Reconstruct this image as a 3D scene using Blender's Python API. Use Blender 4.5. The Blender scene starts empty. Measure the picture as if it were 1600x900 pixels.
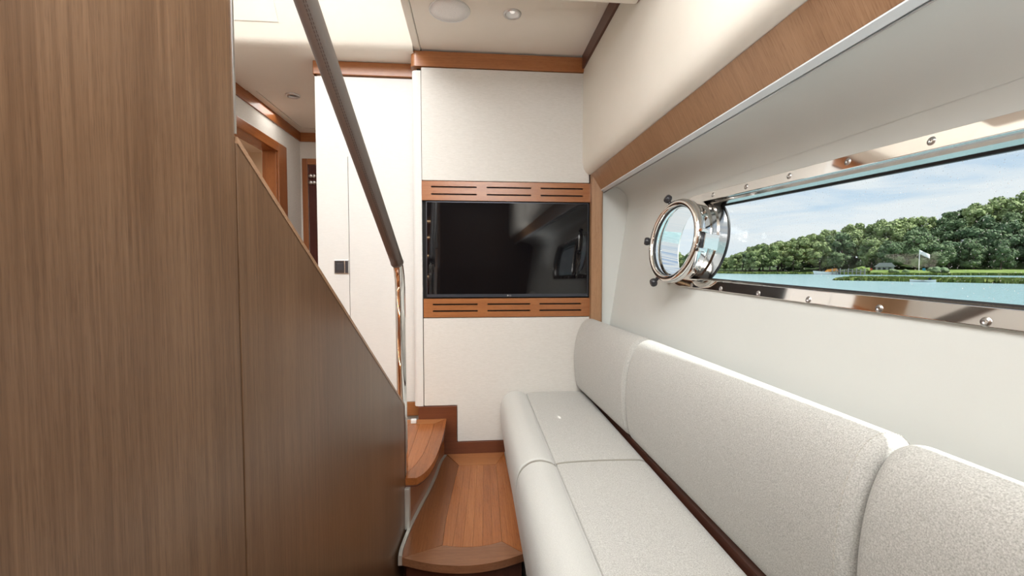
import bpy, bmesh, math, random
from mathutils import Vector, Matrix, noise
random.seed(7)
C = bpy.context.scene.collection
S = bpy.context.scene
# ------------------------------------------------------------------ camera
EYE = Vector((0, 0, 1.02))
cam = bpy.data.objects.new('camera', bpy.data.cameras.new('camera'))
C.objects.link(cam)
cam.location = EYE
cam.rotation_euler = (math.radians(90 - 2.4896), 0, math.radians(-4.965))
cam.data.sensor_width = 36.0
cam.data.lens = 36.0 * 690 / 1600
cam.data.clip_start = 0.02
cam.data.clip_end = 3000
S.camera = cam
# ------------------------------------------------------------------ colour management
vs = S.view_settings
vs.view_transform = 'Standard'
vs.look = 'None'
vs.gamma = 1
vs.use_curve_mapping = False
vs.exposure = 0.0
# ------------------------------------------------------------------ world: hazy summer sky with streaky cloud
W = bpy.data.worlds.new('sky')
S.world = W
W.use_nodes = True
wn = W.node_tree
wn.nodes.clear()
def nd(t, typ, **kw):
    n = t.nodes.new(typ)
    for k, v in kw.items():
        if k in ('operation', 'blend_type', 'data_type', 'feature', 'distance', 'noise_dimensions', 'wave_type', 'bands_direction', 'interpolation'):
            setattr(n, k, v)
        else:
            n.inputs[k].default_value = v
    return n
def ramp(t, stops):
    r = t.nodes.new('ShaderNodeValToRGB')
    while len(r.color_ramp.elements) < len(stops):
        r.color_ramp.elements.new(0.5)
    for e, (p, c) in zip(r.color_ramp.elements, stops):
        e.position = p
        e.color = (*c, 1) if len(c) == 3 else c
    return r
tc = wn.nodes.new('ShaderNodeTexCoord')
sep = wn.nodes.new('ShaderNodeSeparateXYZ')
wn.links.new(tc.outputs['Generated'], sep.inputs[0])
grad = ramp(wn, [(0.0, (.82, .89, .95)), (.08, (.68, .81, .94)), (.30, (.40, .60, .86)), (1.0, (.14, .32, .70))])
wn.links.new(sep.outputs[2], grad.inputs[0])
mp = wn.nodes.new('ShaderNodeMapping')
mp.inputs['Scale'].default_value = (2.2, 2.2, 11)
wn.links.new(tc.outputs['Generated'], mp.inputs[0])
cn = nd(wn, 'ShaderNodeTexNoise', Scale=2.1, Detail=8, Roughness=.58, Distortion=.5)
wn.links.new(mp.outputs[0], cn.inputs['Vector'])
cr = ramp(wn, [(.33, (0, 0, 0)), (.56, (1, 1, 1))])
wn.links.new(cn.outputs['Fac'], cr.inputs[0])
mx = nd(wn, 'ShaderNodeMix', data_type='RGBA')
wn.links.new(cr.outputs[0], mx.inputs[0])
wn.links.new(grad.outputs[0], mx.inputs[6])
mx.inputs[7].default_value = (.93, .95, .98, 1)
bg = nd(wn, 'ShaderNodeBackground', Strength=1.0)
wn.links.new(mx.outputs[2], bg.inputs[0])
wo = wn.nodes.new('ShaderNodeOutputWorld')
wn.links.new(bg.outputs[0], wo.inputs[0])
# ------------------------------------------------------------------ sun
sl = bpy.data.lights.new('sun', 'SUN')
sl.energy = 7.5
sl.angle = math.radians(.53)
sl.color = (1, .97, .92)
sun = bpy.data.objects.new('sun', sl)
C.objects.link(sun)
sun.rotation_euler = Vector((.232, -.18, .42)).to_track_quat('Z', 'Y').to_euler()
sun.location = (10, -10, 20)
# ------------------------------------------------------------------ area lights: daylight of the deck above, cabin light, added unseen fills
def area(name, loc, target, sx, sy, e, col=(1, 1, 1)):
    l = bpy.data.lights.new(name, 'AREA')
    l.shape = 'RECTANGLE'; l.size = sx; l.size_y = sy; l.energy = e; l.color = col
    o = bpy.data.objects.new(name, l)
    C.objects.link(o)
    o.location = loc
    o.rotation_euler = (Vector(loc) - Vector(target)).to_track_quat('Z', 'Y').to_euler()
    return o
area('deck_daylight', (-.92, .75, 3.1), (-.92, 2.1, 1.7), 1.05, 1.3, 74, (.985, .99, 1))
area('saloon_fill_aft', (.05, -1.1, 2.14), (.05, -1.0999, .6), .8, 1.2, 19, (.98, .99, 1))  # added fill under the ceiling behind the viewer, no fixture there
area('saloon_fill_fore', (.1, .5, 2.13), (.12, .62, .0), .5, .8, 12, (.98, .99, 1))  # added fill above the view, brightens the fore saloon
area('aft_upper_fill', (.12, -.30, 1.98), (.12, 1.2, 2.32), .85, .26, 15, (.98, .99, 1))  # added fill behind the viewer for upper wall and ceiling, no window there
area('passage_fill', (-.98, 3.3, 2.12), (-1.1, 3.3, 0), .22, .9, 3.2, (1, .95, .88))  # added fill hidden behind the set-back wall, brightens the passage
area('cabin_light', (-2.2, 3.3, 2.05), (-2.2, 3.3, 0), .5, .8, 14, (1, .88, .72))

area('fill_uplight', (.10, -.62, 1.03), (.10, -.6199, 2.1), .7, .7, 32, (.98, .99, 1))  # added upward fill behind the viewer, brightens the ceiling

# ================================================================== materials
def newmat(name):
    m = bpy.data.materials.new(name)
    m.use_nodes = True
    return m, m.node_tree, m.node_tree.nodes['Principled BSDF']
def bump(t, b, src, strength, dist=.002):
    n = nd(t, 'ShaderNodeBump', Strength=strength, Distance=dist)
    t.links.new(src, n.inputs['Height'])
    t.links.new(n.outputs[0], b.inputs['Normal'])
def mapped(t, scale, rot=(0, 0, 0)):
    c = t.nodes.new('ShaderNodeTexCoord')
    m = t.nodes.new('ShaderNodeMapping')
    m.inputs['Scale'].default_value = scale
    m.inputs['Rotation'].default_value = rot
    t.links.new(c.outputs['Object'], m.inputs[0])
    return m.outputs[0]
def plain(name, col, rough=.5, metal=0, spec=.5):
    m, t, b = newmat(name)
    b.inputs['Base Color'].default_value = (*col, 1)
    b.inputs['Roughness'].default_value = rough
    b.inputs['Metallic'].default_value = metal
    b.inputs['Specular IOR Level'].default_value = spec
    return m
def wood(name, dark, mid, light, axis='Z', rough=.32, fine=1.0, vary=.25, spec=.5):
    """straight grained veneer; axis = direction of the grain"""
    m, t, b = newmat(name)
    def sc(a, l):
        return tuple(l if 'XYZ'[i] in axis else a for i in range(3))
    broad = nd(t, 'ShaderNodeTexNoise', Scale=1, Detail=4, Roughness=.6, Distortion=.6)
    t.links.new(mapped(t, sc(9, .7)), broad.inputs['Vector'])
    strk = nd(t, 'ShaderNodeTexNoise', Scale=1, Detail=5, Roughness=.65)
    t.links.new(mapped(t, sc(210 * fine, 4)), strk.inputs['Vector'])
    pore = nd(t, 'ShaderNodeTexNoise', Scale=1, Detail=2, Roughness=.5)
    t.links.new(mapped(t, sc(620 * fine, 34)), pore.inputs['Vector'])
    a = nd(t, 'ShaderNodeMath', operation='MULTIPLY'); a.inputs[1].default_value = .42
    t.links.new(broad.outputs['Fac'], a.inputs[0])
    a2 = nd(t, 'ShaderNodeMath', operation='MULTIPLY_ADD'); a2.inputs[1].default_value = .58
    t.links.new(strk.outputs['Fac'], a2.inputs[0]); t.links.new(a.outputs[0], a2.inputs[2])
    oi = t.nodes.new('ShaderNodeObjectInfo')
    a3 = nd(t, 'ShaderNodeMath', operation='MULTIPLY_ADD'); a3.inputs[1].default_value = vary * .35
    t.links.new(oi.outputs['Random'], a3.inputs[0]); t.links.new(a2.outputs[0], a3.inputs[2])
    off = nd(t, 'ShaderNodeMath', operation='SUBTRACT'); off.inputs[1].default_value = vary * .17
    t.links.new(a3.outputs[0], off.inputs[0])
    r = ramp(t, [(.24, dark), (.5, mid), (.76, light)])
    t.links.new(off.outputs[0], r.inputs[0])
    pr = ramp(t, [(.30, (.62, .56, .52)), (.48, (1, 1, 1))])
    t.links.new(pore.outputs['Fac'], pr.inputs[0])
    mm = nd(t, 'ShaderNodeMix', data_type='RGBA', blend_type='MULTIPLY'); mm.inputs[0].default_value = .55
    t.links.new(r.outputs[0], mm.inputs[6]); t.links.new(pr.outputs[0], mm.inputs[7])
    t.links.new(mm.outputs[2], b.inputs['Base Color'])
    b.inputs['Roughness'].default_value = rough
    b.inputs['Specular IOR Level'].default_value = spec
    bump(t, b, pore.outputs['Fac'], .12, .0006)
    return m
def fabric(name, c1, c2, scale=(60, 60, 420), bscale=700, rough=.9, bs=.35, contrast=(.35, .65)):
    m, t, b = newmat(name)
    n = nd(t, 'ShaderNodeTexNoise', Scale=1, Detail=4, Roughness=.7)
    t.links.new(mapped(t, scale), n.inputs['Vector'])
    r = ramp(t, [(contrast[0], c1), (contrast[1], c2)])
    t.links.new(n.outputs['Fac'], r.inputs[0])
    t.links.new(r.outputs[0], b.inputs['Base Color'])
    f = nd(t, 'ShaderNodeTexNoise', Scale=bscale, Detail=2)
    t.links.new(mapped(t, (1, 1, 1)), f.inputs['Vector'])
    b.inputs['Roughness'].default_value = rough
    b.inputs['Specular IOR Level'].default_value = .2
    b.inputs['Sheen Weight'].default_value = .15
    bump(t, b, f.outputs['Fac'], bs, .0012)
    return m
def emit(name, col, s):
    m, t, b = newmat(name)
    b.inputs['Base Color'].default_value = (*col, 1)
    b.inputs['Emission Color'].default_value = (*col, 1)
    b.inputs['Emission Strength'].default_value = s
    return m
M = {}
M['walnut'] = wood('walnut_veneer', (.058, .028, .013), (.118, .064, .034), (.190, .112, .064), 'Z', .30, 1.0, .15, .38)
M['walnut_edge'] = wood('walnut_edging', (.20, .11, .06), (.29, .17, .10), (.36, .22, .13), 'Y', .3)
M['teak_x'] = wood('teak_grain_across', (.22, .075, .024), (.33, .125, .042), (.43, .18, .065), 'X', .28, .8)
M['teak_y'] = wood('teak_grain_along', (.20, .060, .016), (.31, .102, .028), (.43, .165, .050), 'Y', .26, .8, .4)
M['teak_z'] = wood('teak_grain_upright', (.20, .068, .024), (.29, .105, .036), (.38, .15, .055), 'Z', .3, .8)
M['frame_across'] = wood('fascia_wood_grain_across', (.27, .145, .075), (.37, .215, .12), (.47, .29, .17), 'XZ', .3, .8)
M['frame_z'] = wood('frame_wood_upright', (.27, .145, .075), (.37, .215, .12), (.47, .29, .17), 'Z', .3, .8)
M['dark_wood'] = wood('dark_stained_wood', (.05, .016, .010), (.085, .028, .016), (.12, .042, .024), 'Y', .35)
M['teak_border'] = wood('darker_teak_border', (.11, .038, .014), (.19, .070, .026), (.26, .105, .042), 'Y', .28, .8)
M['teak_nosing'] = wood('brown_teak_nosing', (.15, .062, .028), (.22, .095, .045), (.29, .135, .068), 'X', .28, .8)
M['skirt'] = wood('skirting_wood', (.085, .024, .010), (.14, .042, .017), (.20, .065, .028), 'X', .3, .8)
M['headliner'] = fabric('cream_headliner', (.80, .765, .68), (.825, .79, .71), (3, 3, 3), 900, .6, .08)
M['hull_paint'] = fabric('pale_grey_hull_paint', (.70, .72, .69), (.72, .74, .71), (2, 2, 2), 300, .5, .03)
M['wall_fabric'] = fabric('woven_wall_fabric', (.62, .60, .555), (.70, .68, .64), (45, 45, 480), 1500, .9, .12)
M['white_panel'] = fabric('off_white_wall_panel', (.68, .675, .65), (.71, .705, .68), (40, 40, 200), 800, .85, .1)
M['cushion'] = fabric('speckled_cream_upholstery', (.33, .325, .302), (.63, .625, .595), (420, 420, 420), 620, .85, .5, (.33, .67))
M['bolster'] = fabric('grey_cream_upholstery', (.50, .50, .475), (.61, .61, .58), (420, 420, 420), 620, .55, .25, (.30, .68))
M['piping'] = plain('cushion_piping', (.33, .315, .275), .7)
M['stitch'] = plain('stitch_thread', (.52, .50, .455), .7)
M['chrome'] = plain('polished_steel', (.86, .85, .83), .045, 1)
M['reveal'] = plain('steel_reveal', (.62, .59, .56), .14, 1)
M['satin'] = plain('brushed_steel', (.62, .62, .62), .28, 1)
M['sky_tint_steel'] = plain('sky_tinted_steel_edge', (.80, .86, .90), .3, .25)  # reflection of the sky put into the pale bluish colour
M['alu'] = plain('grey_metal_strip', (.55, .54, .50), .35, .6)
M['gasket'] = plain('black_gasket', (.015, .015, .017), .5)
M['black'] = plain('matt_black', (.006, .006, .006), .7)
M['screen'] = plain('glossy_screen', (.004, .004, .005), .035, 0, .6)
M['bezel'] = plain('grey_bezel', (.055, .06, .075), .3, .5)
M['knob'] = plain('dark_grey_knob', (.035, .035, .04), .25)
M['leather'] = plain('taupe_leather', (.125, .105, .092), .42)
M['thread'] = plain('dark_brown_thread', (.05, .028, .02), .6)
M['white_plastic'] = plain('white_plastic', (.74, .75, .74), .45)
M['red_door'] = wood('mahogany_door', (.045, .012, .010), (.075, .02, .015), (.11, .032, .022), 'Z', .25)
M['cabin_cream'] = plain('cabin_cream_wall', (.66, .52, .38), .7)
M['led'] = emit('warm_led', (1, .70, .40), 14)
M['lamp_lens'] = emit('lamp_lens', (1, .97, .92), .45)
M['lens_dark'] = plain('dark_lens', (.05, .045, .04), .2)
def glass_mat(name, tint, dust):
    m, t, b = newmat(name)
    t.nodes.remove(b)
    o = t.nodes['Material Output']
    tr = t.nodes.new('ShaderNodeBsdfTransparent'); tr.inputs[0].default_value = (*tint, 1)
    gl = nd(t, 'ShaderNodeBsdfGlossy', Roughness=.02)
    fr = nd(t, 'ShaderNodeFresnel', IOR=1.25)
    mix = t.nodes.new('ShaderNodeMixShader')
    ge = t.nodes.new('ShaderNodeNewGeometry')          # same reflectance on both faces of the thin pane
    ir = nd(t, 'ShaderNodeMath', operation='MULTIPLY_ADD'); ir.inputs[1].default_value = 1 / 1.14 - 1.14; ir.inputs[2].default_value = 1.14
    t.links.new(ge.outputs['Backfacing'], ir.inputs[0]); t.links.new(ir.outputs[0], fr.inputs['IOR'])
    t.links.new(fr.outputs[0], mix.inputs[0]); t.links.new(tr.outputs[0], mix.inputs[1]); t.links.new(gl.outputs[0], mix.inputs[2])
    df = nd(t, 'ShaderNodeBsdfDiffuse'); df.inputs[0].default_value = (.9, .9, .9, 1)
    vo = nd(t, 'ShaderNodeTexNoise', Scale=260, Detail=1)
    t.links.new(mapped(t, (1, 1, 1)), vo.inputs['Vector'])
    r = ramp(t, [(.70, (0, 0, 0)), (.78, (dust, dust, dust))])
    t.links.new(vo.outputs['Fac'], r.inputs[0])
    m2 = t.nodes.new('ShaderNodeMixShader')
    t.links.new(r.outputs[0], m2.inputs[0]); t.links.new(mix.outputs[0], m2.inputs[1]); t.links.new(df.outputs[0], m2.inputs[2])
    t.links.new(m2.outputs[0], o.inputs[0])
    return m
M['glass'] = glass_mat('salt_specked_glass', (.93, .96, .96), .5)
M['glass_clear'] = glass_mat('porthole_glass', (.95, .98, .98), .1)

# ================================================================== builders
ORG = {}
def worldloc(p):
    return ORG.get(p.name, Vector((0, 0, 0))) if p else Vector((0, 0, 0))
def tag(o, label=None, cat=None, group=None, kind=None):
    if label: o['label'] = label
    if cat: o['category'] = cat
    if group: o['group'] = group
    if kind: o['kind'] = kind
    return o
def thing(name, label, cat, loc, group=None, kind=None, parent=None):
    o = bpy.data.objects.new(name, None)
    o.empty_display_size = .05
    C.objects.link(o)
    loc = Vector(loc)
    if parent:
        o.parent = parent
        o.location = loc - worldloc(parent)
    else:
        o.location = loc
    ORG[o.name] = loc
    return tag(o, label, cat, group, kind)
def finish(name, bm, mat, parent=None, smooth=False, bevel=0, seg=2, loc=None, subsurf=0):
    """bm holds world coordinates; loc is the origin of the object (default: centre of its base)"""
    bmesh.ops.recalc_face_normals(bm, faces=bm.faces)
    me = bpy.data.meshes.new(name)
    co = [v.co for v in bm.verts]
    if loc is None:
        if parent is not None:
            loc = worldloc(parent)
        else:
            loc = Vector(((min(c.x for c in co) + max(c.x for c in co)) / 2, (min(c.y for c in co) + max(c.y for c in co)) / 2, min(c.z for c in co)))
    loc = Vector(loc)
    for v in bm.verts: v.co -= loc
    bm.to_mesh(me); bm.free()
    me.materials.append(mat)
    o = bpy.data.objects.new(name, me)
    C.objects.link(o)
    if parent is not None:
        o.parent = parent
        o.location = loc - worldloc(parent)
    else:
        o.location = loc
    ORG[o.name] = loc
    if smooth:
        for p in me.polygons: p.use_smooth = True
    if bevel:
        b = o.modifiers.new('bevel', 'BEVEL'); b.width = bevel; b.segments = seg; b.limit_method = 'ANGLE'; b.angle_limit = .6
    if subsurf:
        s = o.modifiers.new('sub', 'SUBSURF'); s.levels = subsurf; s.render_levels = subsurf
    return o
def box_bm(bm, x0, x1, y0, y1, z0, z1):
    v = [bm.verts.new((x, y, z)) for z in (z0, z1) for (x, y) in ((x0, y0), (x1, y0), (x1, y1), (x0, y1))]
    for f in ((0, 1, 2, 3), (4, 5, 6, 7), (0, 1, 5, 4), (1, 2, 6, 5), (2, 3, 7, 6), (3, 0, 4, 7)):
        bm.faces.new([v[i] for i in f])
    return bm
def box(name, x0, x1, y0, y1, z0, z1, mat, parent=None, bevel=0, **k):
    return finish(name, box_bm(bmesh.new(), x0, x1, y0, y1, z0, z1), mat, parent, bevel=bevel, **k)
def loops_solid(bm, loops, fn, a, b):
    """solid between depth a and b of a 2D region (outer loop first, then holes); fn(p, d) -> Vector"""
    rings = []
    for d in (a, b):
        edges = []; rs = []
        for L in loops:
            vs_ = [bm.verts.new(fn(p, d)) for p in L]
            rs.append(vs_)
            for i in range(len(vs_)):
                edges.append(bm.edges.new((vs_[i], vs_[(i + 1) % len(vs_)])))
        bmesh.ops.triangle_fill(bm, use_beauty=True, use_dissolve=False, edges=edges)
        rings.append(rs)
    for r0, r1 in zip(*rings):
        n = len(r0)
        for i in range(n):
            j = (i + 1) % n
            bm.faces.new((r0[i], r0[j], r1[j], r1[i]))
    return bm
XY = lambda p, d: Vector((p[0], p[1], d))
XZ = lambda p, d: Vector((p[0], d, p[1]))
YZ = lambda p, d: Vector((d, p[0], p[1]))
def prism(name, loops, fn, a, b, mat, parent=None, **k):
    if not isinstance(loops[0][0], (tuple, list)): loops = [loops]
    return finish(name, loops_solid(bmesh.new(), loops, fn, a, b), mat, parent, **k)
def spline(pts, n=8, closed=False):
    out = []
    P = [Vector(p) for p in pts]; m = len(P)
    rng = m if closed else m - 1
    for i in range(rng):
        g = (lambda k: P[k % m]) if closed else (lambda k: P[max(0, min(m - 1, k))])
        p0, p1, p2, p3 = g(i - 1), g(i), g(i + 1), g(i + 2)
        for s in range(n):
            t = s / n
            out.append(.5 * ((2 * p1) + (-p0 + p2) * t + (2 * p0 - 5 * p1 + 4 * p2 - p3) * t * t + (-p0 + 3 * p1 - 3 * p2 + p3) * t ** 3))
    if not closed: out.append(P[-1])
    return out
def tube_bm(bm, path, r, seg=16, cap=True, rad=None):
    P = [Vector(p) for p in path]
    prev = None; rings = []
    up = None
    for i, p in enumerate(P):
        tdir = (P[min(i + 1, len(P) - 1)] - P[max(i - 1, 0)]).normalized()
        if up is None:
            up = Vector((0, 0, 1)) if abs(tdir.z) < .9 else Vector((1, 0, 0))
        a = tdir.cross(up).normalized(); b_ = a.cross(tdir).normalized(); up = b_
        rr = rad(i / (len(P) - 1)) if rad else r
        rings.append([bm.verts.new(p + rr * (math.cos(2 * math.pi * k / seg) * a + math.sin(2 * math.pi * k / seg) * b_)) for k in range(seg)])
    for r0, r1 in zip(rings, rings[1:]):
        for k in range(seg):
            bm.faces.new((r0[k], r0[(k + 1) % seg], r1[(k + 1) % seg], r1[k]))
    if cap:
        bm.faces.new(rings[0]); bm.faces.new(rings[-1])
    return bm
def tube(name, path, r, mat, parent=None, seg=16, **k):
    return finish(name, tube_bm(bmesh.new(), path, r, seg), mat, parent, smooth=True, **k)
def lathe_bm(bm, prof, c, ax, seg=32, closed=False):
    """prof: (radius, height along axis)"""
    ax = Vector(ax).normalized(); c = Vector(c)
    s = Vector((0, 0, 1)) if abs(ax.z) < .9 else Vector((1, 0, 0))
    a = ax.cross(s).normalized(); b_ = ax.cross(a).normalized()
    rings = []
    for r, h in prof:
        if r < 1e-6:
            rings.append([bm.verts.new(c + ax * h)])
        else:
            rings.append([bm.verts.new(c + ax * h + r * (math.cos(2 * math.pi * k / seg) * a + math.sin(2 * math.pi * k / seg) * b_)) for k in range(seg)])
    prs = list(zip(rings, rings[1:]))
    if closed: prs.append((rings[-1], rings[0]))
    for r0, r1 in prs:
        for k in range(seg):
            j = (k + 1) % seg
            if len(r0) == 1 and len(r1) == 1: continue
            if len(r0) == 1: bm.faces.new((r0[0], r1[k], r1[j]))
            elif len(r1) == 1: bm.faces.new((r0[k], r0[j], r1[0]))
            else: bm.faces.new((r0[k], r0[j], r1[j], r1[k]))
    return bm
def smooth_angle(o, ang=.6):
    for p in o.data.polygons: p.use_smooth = True
    e = o.modifiers.new('split', 'EDGE_SPLIT'); e.split_angle = ang
    return o

# ================================================================== SETTING
FY = 2.42          # plane of the television wall
BY = 2.54          # plane of the wall set back beside it
CZ = 2.18          # ceiling
LZ = 2.155         # ceiling over the stairs and the passage
FLOOR = -.40
# floor of the saloon (two steps below the passage)
fl = box('floor', -1.6, .80, -2.7, 3.0, FLOOR - .05, FLOOR, M['teak_y'])
tag(fl, 'dark teak floor of the lower saloon', kind='structure')
# --- television wall
wf = prism('wall_front', [(-.30, -.05), (.66, -.05), (.70, .30), (.80, .8), (.88, 1.5), (.70, 1.55), (.70, 2.3), (-.30, 2.3)], XZ, FY + .030, FY + .12, M['black'])
tag(wf, 'wall carrying the television', kind='structure')
prism('fabric_panel', [(-.274, 1.494), (.640, 1.494), (.640, 2.088), (-.274, 2.088)], XZ, FY, FY + .03, M['wall_fabric'], wf, bevel=.004)
prism('fabric_panel', [(-.272, .268), (-.093, .268), (-.093, .066), (.66, .066), (.66, .752), (-.272, .752)], XZ, FY, FY + .03, M['wall_fabric'], wf, bevel=.004)
# rounded off white corner post
cp = [( -.276, FY + .001), (-.300, FY + .001)]
for k in range(9):
    a = math.pi / 2 * k / 8
    cp.append((-.300 - .024 * math.sin(a), FY + .025 - .024 * math.cos(a)))
cp += [(-.324, BY + .03), (-.276, BY + .03)]
prism('corner_post', cp, XY, .268, 2.07, M['white_panel'], wf, smooth=False, bevel=.003)
def crown_path(off=0):
    pts = [(.62, FY - .008 - off), (-.300, FY - .008 - off)]
    for k in range(1, 9):
        a = math.pi / 2 * k / 8
        pts.append((-.300 - (.028 + off) * math.sin(a), FY + .02 - (.028 + off) * math.cos(a)))
    return pts
cw = crown_path() + [(-.328, BY + .03), (.62, BY + .03)]
t1 = prism('trim_1', cw, XY, 2.09, 2.168, M['teak_x'], None, bevel=.002)
tag(t1, 'teak crown band with rounded end above the television wall', kind='structure')
# --- wall set back, beside the passage (one tall panel with a slit seam)
wl = prism('wall_passage', [(-.85, .1), (-.30, .1), (-.30, 2.3), (-.85, 2.3)], XZ, BY + .02, 3.90, M['white_panel'])
tag(wl, 'white wall set back between passage and television wall', kind='structure')
pp = [(-.858, .26), (-.6925, .26), (-.6925, 1.64), (-.6895, 1.64), (-.6895, .26), (-.3245, .26), (-.3245, 2.072)]
for k in range(7):
    a = math.pi / 2 * k / 6
    pp.append((-.843 - .015 * math.sin(a), 2.057 + .015 * math.cos(a)))
prism('wall_panel', pp, XZ, BY, BY + .02, M['white_panel'], wl, bevel=.0015)
prism('side_panel', [(BY + .006, .26), (3.89, .26), (3.89, 2.072), (BY + .006, 2.072)], YZ, -.862, -.85, M['white_panel'], wl)
t2 = thing('trim_2', 'teak crown band above the white set-back wall', None, (-.6, BY, 2.08), kind='structure')
box('crown_board', -.865, -.325, BY - .008, BY + .03, 2.080, 2.152, M['teak_x'], t2, bevel=.003)
box('crown_board', -.868, -.85, BY - .004, 3.86, 2.080, 2.152, M['teak_y'], t2, bevel=.002)
b0 = box('baseboard_passage', -.86, -.30, BY - .006, BY + .02, .18, .258, M['teak_x'], bevel=.002)
tag(b0, 'low teak skirting below the white set-back wall', kind='structure')
# stepped skirting below the television wall
sk = prism('baseboard_front', [(-.303, .16), (-.24, .16), (-.24, -.03), (.30, -.03), (.30, .064), (-.095, .064), (-.095, .266), (-.303, .266)],
           XZ, FY - .006, FY + .03, M['skirt'], bevel=.0015)
tag(sk, 'dark teak skirting stepping down beside the stair', kind='structure')
# --- ceilings
def holed(x0, x1, y0, y1, circles, n=40):
    L = [[(x0, y0), (x1, y0), (x1, y1), (x0, y1)]]
    for cx_, cy_, r in circles:
        L.append([(cx_ + r * math.cos(2 * math.pi * k / n), cy_ + r * math.sin(2 * math.pi * k / n)) for k in range(n)])
    return L
ce = prism('ceiling', holed(-.272, 1.22, -2.7, FY + .1, [(.180, 2.055, .030)]), XY, CZ, CZ + .05, M['headliner'])
tag(ce, 'cream saloon ceiling', kind='structure')
box('edge_strip', -.312, -.275, -2.7, FY + .01, CZ - .006, CZ + .05, M['headliner'], ce, bevel=.006, seg=3)
bmx = box_bm(bmesh.new(), -.310, -.280, -2.7, FY - .02, CZ + .05, 3.3)
fs = finish('fascia_panel', bmx, M['headliner'], ce)
bmc = box_bm(bmesh.new(), -.30, .598, 1.20, 1.615, 1.985, CZ)
finish('ceiling_beam', bmc, M['headliner'], ce, bevel=.008, seg=3)
# ceiling over the stairs: flat part, rounded knee, bright slope upward
prof = [(3.0, LZ), (2.42, LZ)]
sd = Vector((-.56, .828)).normalized()
k0 = Vector((2.385, LZ))
for k in range(7):
    t = k / 6
    p = (1 - t) ** 2 * Vector((2.42, LZ)) + 2 * t * (1 - t) * k0 + t * t * (k0 + sd * .035)
    prof.append((p.x, p.y))
e = k0 + sd * 1.35
prof += [(e.x, e.y), (e.x + .04, e.y + .03), (2.43, LZ + .05), (3.0, LZ + .05)]
wc = prism('ceiling_stair', prof, YZ, -1.6, -.311, M['headliner'])
tag(wc, 'cream stair ceiling sloping up to the deck above', kind='structure')
smooth_angle(wc, .5)
# recessed joints of the access hatch on the slope: a shallow raised panel
def on_slope(x, s, d):
    q = k0 + sd * s
    nn = Vector((-sd.y, sd.x)); nn = nn if nn.x < 0 else -nn
    q = q + nn * d
    return Vector((x, q.x, q.y))
prism('access_hatch', [(-1.36, .10), (-.955, .10), (-.955, .62), (-1.36, .62)], lambda p, d: on_slope(p[0], p[1], d), .0, .003, M['headliner'], wc, bevel=.002)
# passage ceiling
pc = prism('ceiling_passage', holed(-1.6, -.84, 2.86, 4.0, [(-1.176, 3.062, .030)]), XY, LZ + .026, LZ + .06, M['headliner'])
tag(pc, 'cream passage ceiling with removable panels', kind='structure')
box('passage_border', -1.6, -.84, 2.872, 2.955, LZ + .004, LZ + .026, M['headliner'], pc, bevel=.002)
prism('ceiling_panel', holed(-1.38, -.87, 2.967, 3.76, [(-1.176, 3.062, .030)]), XY, LZ + .004, LZ + .026, M['headliner'], pc, bevel=.002)
# deck above (closes the stairwell)
dk = box('ceiling_deck', -1.6, -.28, -2.7, 1.75, 3.25, 3.3, M['headliner'])
tag(dk, 'cream underside of the deck above the stairs', kind='structure')
# --- walls of the stairwell and the passage
LX = -1.45
wls = box('wall_left', LX - .1, LX, -2.7, 2.60, FLOOR, 3.3, M['white_panel'])
tag(wls, 'off-white wall behind the stairs', kind='structure')
# passage left wall with doorway
D0, D1, DH = 2.70, 3.46, 1.90     # doorway
wpl = prism('wall_passage_left', [(2.60, .1), (D0, .1), (D0, DH), (D1, DH), (D1, .1), (3.90, .1), (3.90, 2.3), (2.60, 2.3)], YZ, LX - .07, LX, M['wall_fabric'])
tag(wpl, 'fabric covered passage wall with an open doorway', kind='structure')
dr = thing('door_1', 'wood-framed open doorway on the left of the passage', None, (LX, 3.0, .18), kind='structure')
box('casing', LX - .001, LX + .014, D1 - .012, D1 + .135, .18, DH + .055, M['teak_z'], dr, bevel=.003)
box('casing', LX - .001, LX + .014, D0 - .1, D1 - .012, DH - .012, DH + .055, M['teak_y'], dr, bevel=.003)
box('jamb', LX - .10, LX - .001, D1 - .022, D1 + .012, .18, DH, M['teak_z'], dr, bevel=.002)
box('head_jamb', LX - .10, LX - .001, D0, D1, DH - .012, DH + .01, M['teak_y'], dr)
# passage end wall with door
EYW = 3.90
we = prism('wall_end', [(-1.55, .1), (-.84, .1), (-.84, 2.3), (-1.55, 2.3)], XZ, EYW, EYW + .08, M['wall_fabric'])
tag(we, 'fabric covered end wall of the passage', kind='structure')
d2 = thing('door_2', 'dark mahogany door in a wood frame at the passage end', None, (-1.2, EYW, .18), kind='structure')
box('casing', -1.432, -1.388, EYW - .016, EYW, .18, 1.945, M['teak_z'], d2, bevel=.003)
box('casing', -1.388, -.86, EYW - .016, EYW, 1.895, 1.945, M['teak_x'], d2, bevel=.003)
dleaf = box('door_leaf', -1.385, -.88, EYW - .008, EYW - .001, .19, 1.893, M['red_door'], d2, bevel=.002)
for zz in (1.80, 1.745):
    hb = lathe_bm(bmesh.new(), [(0, 0), (.014, 0), (.017, .004), (.017, .012), (.010, .018), (0, .018)], (-1.362, EYW - .008, zz), (0, -1, 0), 20)
    lathe_bm(hb, [(0, 0), (.014, 0), (.017, .004), (.017, .012), (.010, .018), (0, .018)], (-1.335, EYW - .008, zz), (0, -1, 0), 20)
    finish('door_hook', hb, M['satin'], d2, smooth=True)
prism('passage_border', [[(-1.6, 2.967), (-.84, 2.967), (-.84, 3.95), (-1.6, 3.95)], [(-1.389, 2.9675), (-.861, 2.9675), (-.861, 3.769), (-1.389, 3.769)]], XY, LZ + .004, LZ + .026, M['headliner'], pc, bevel=.002)
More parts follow.
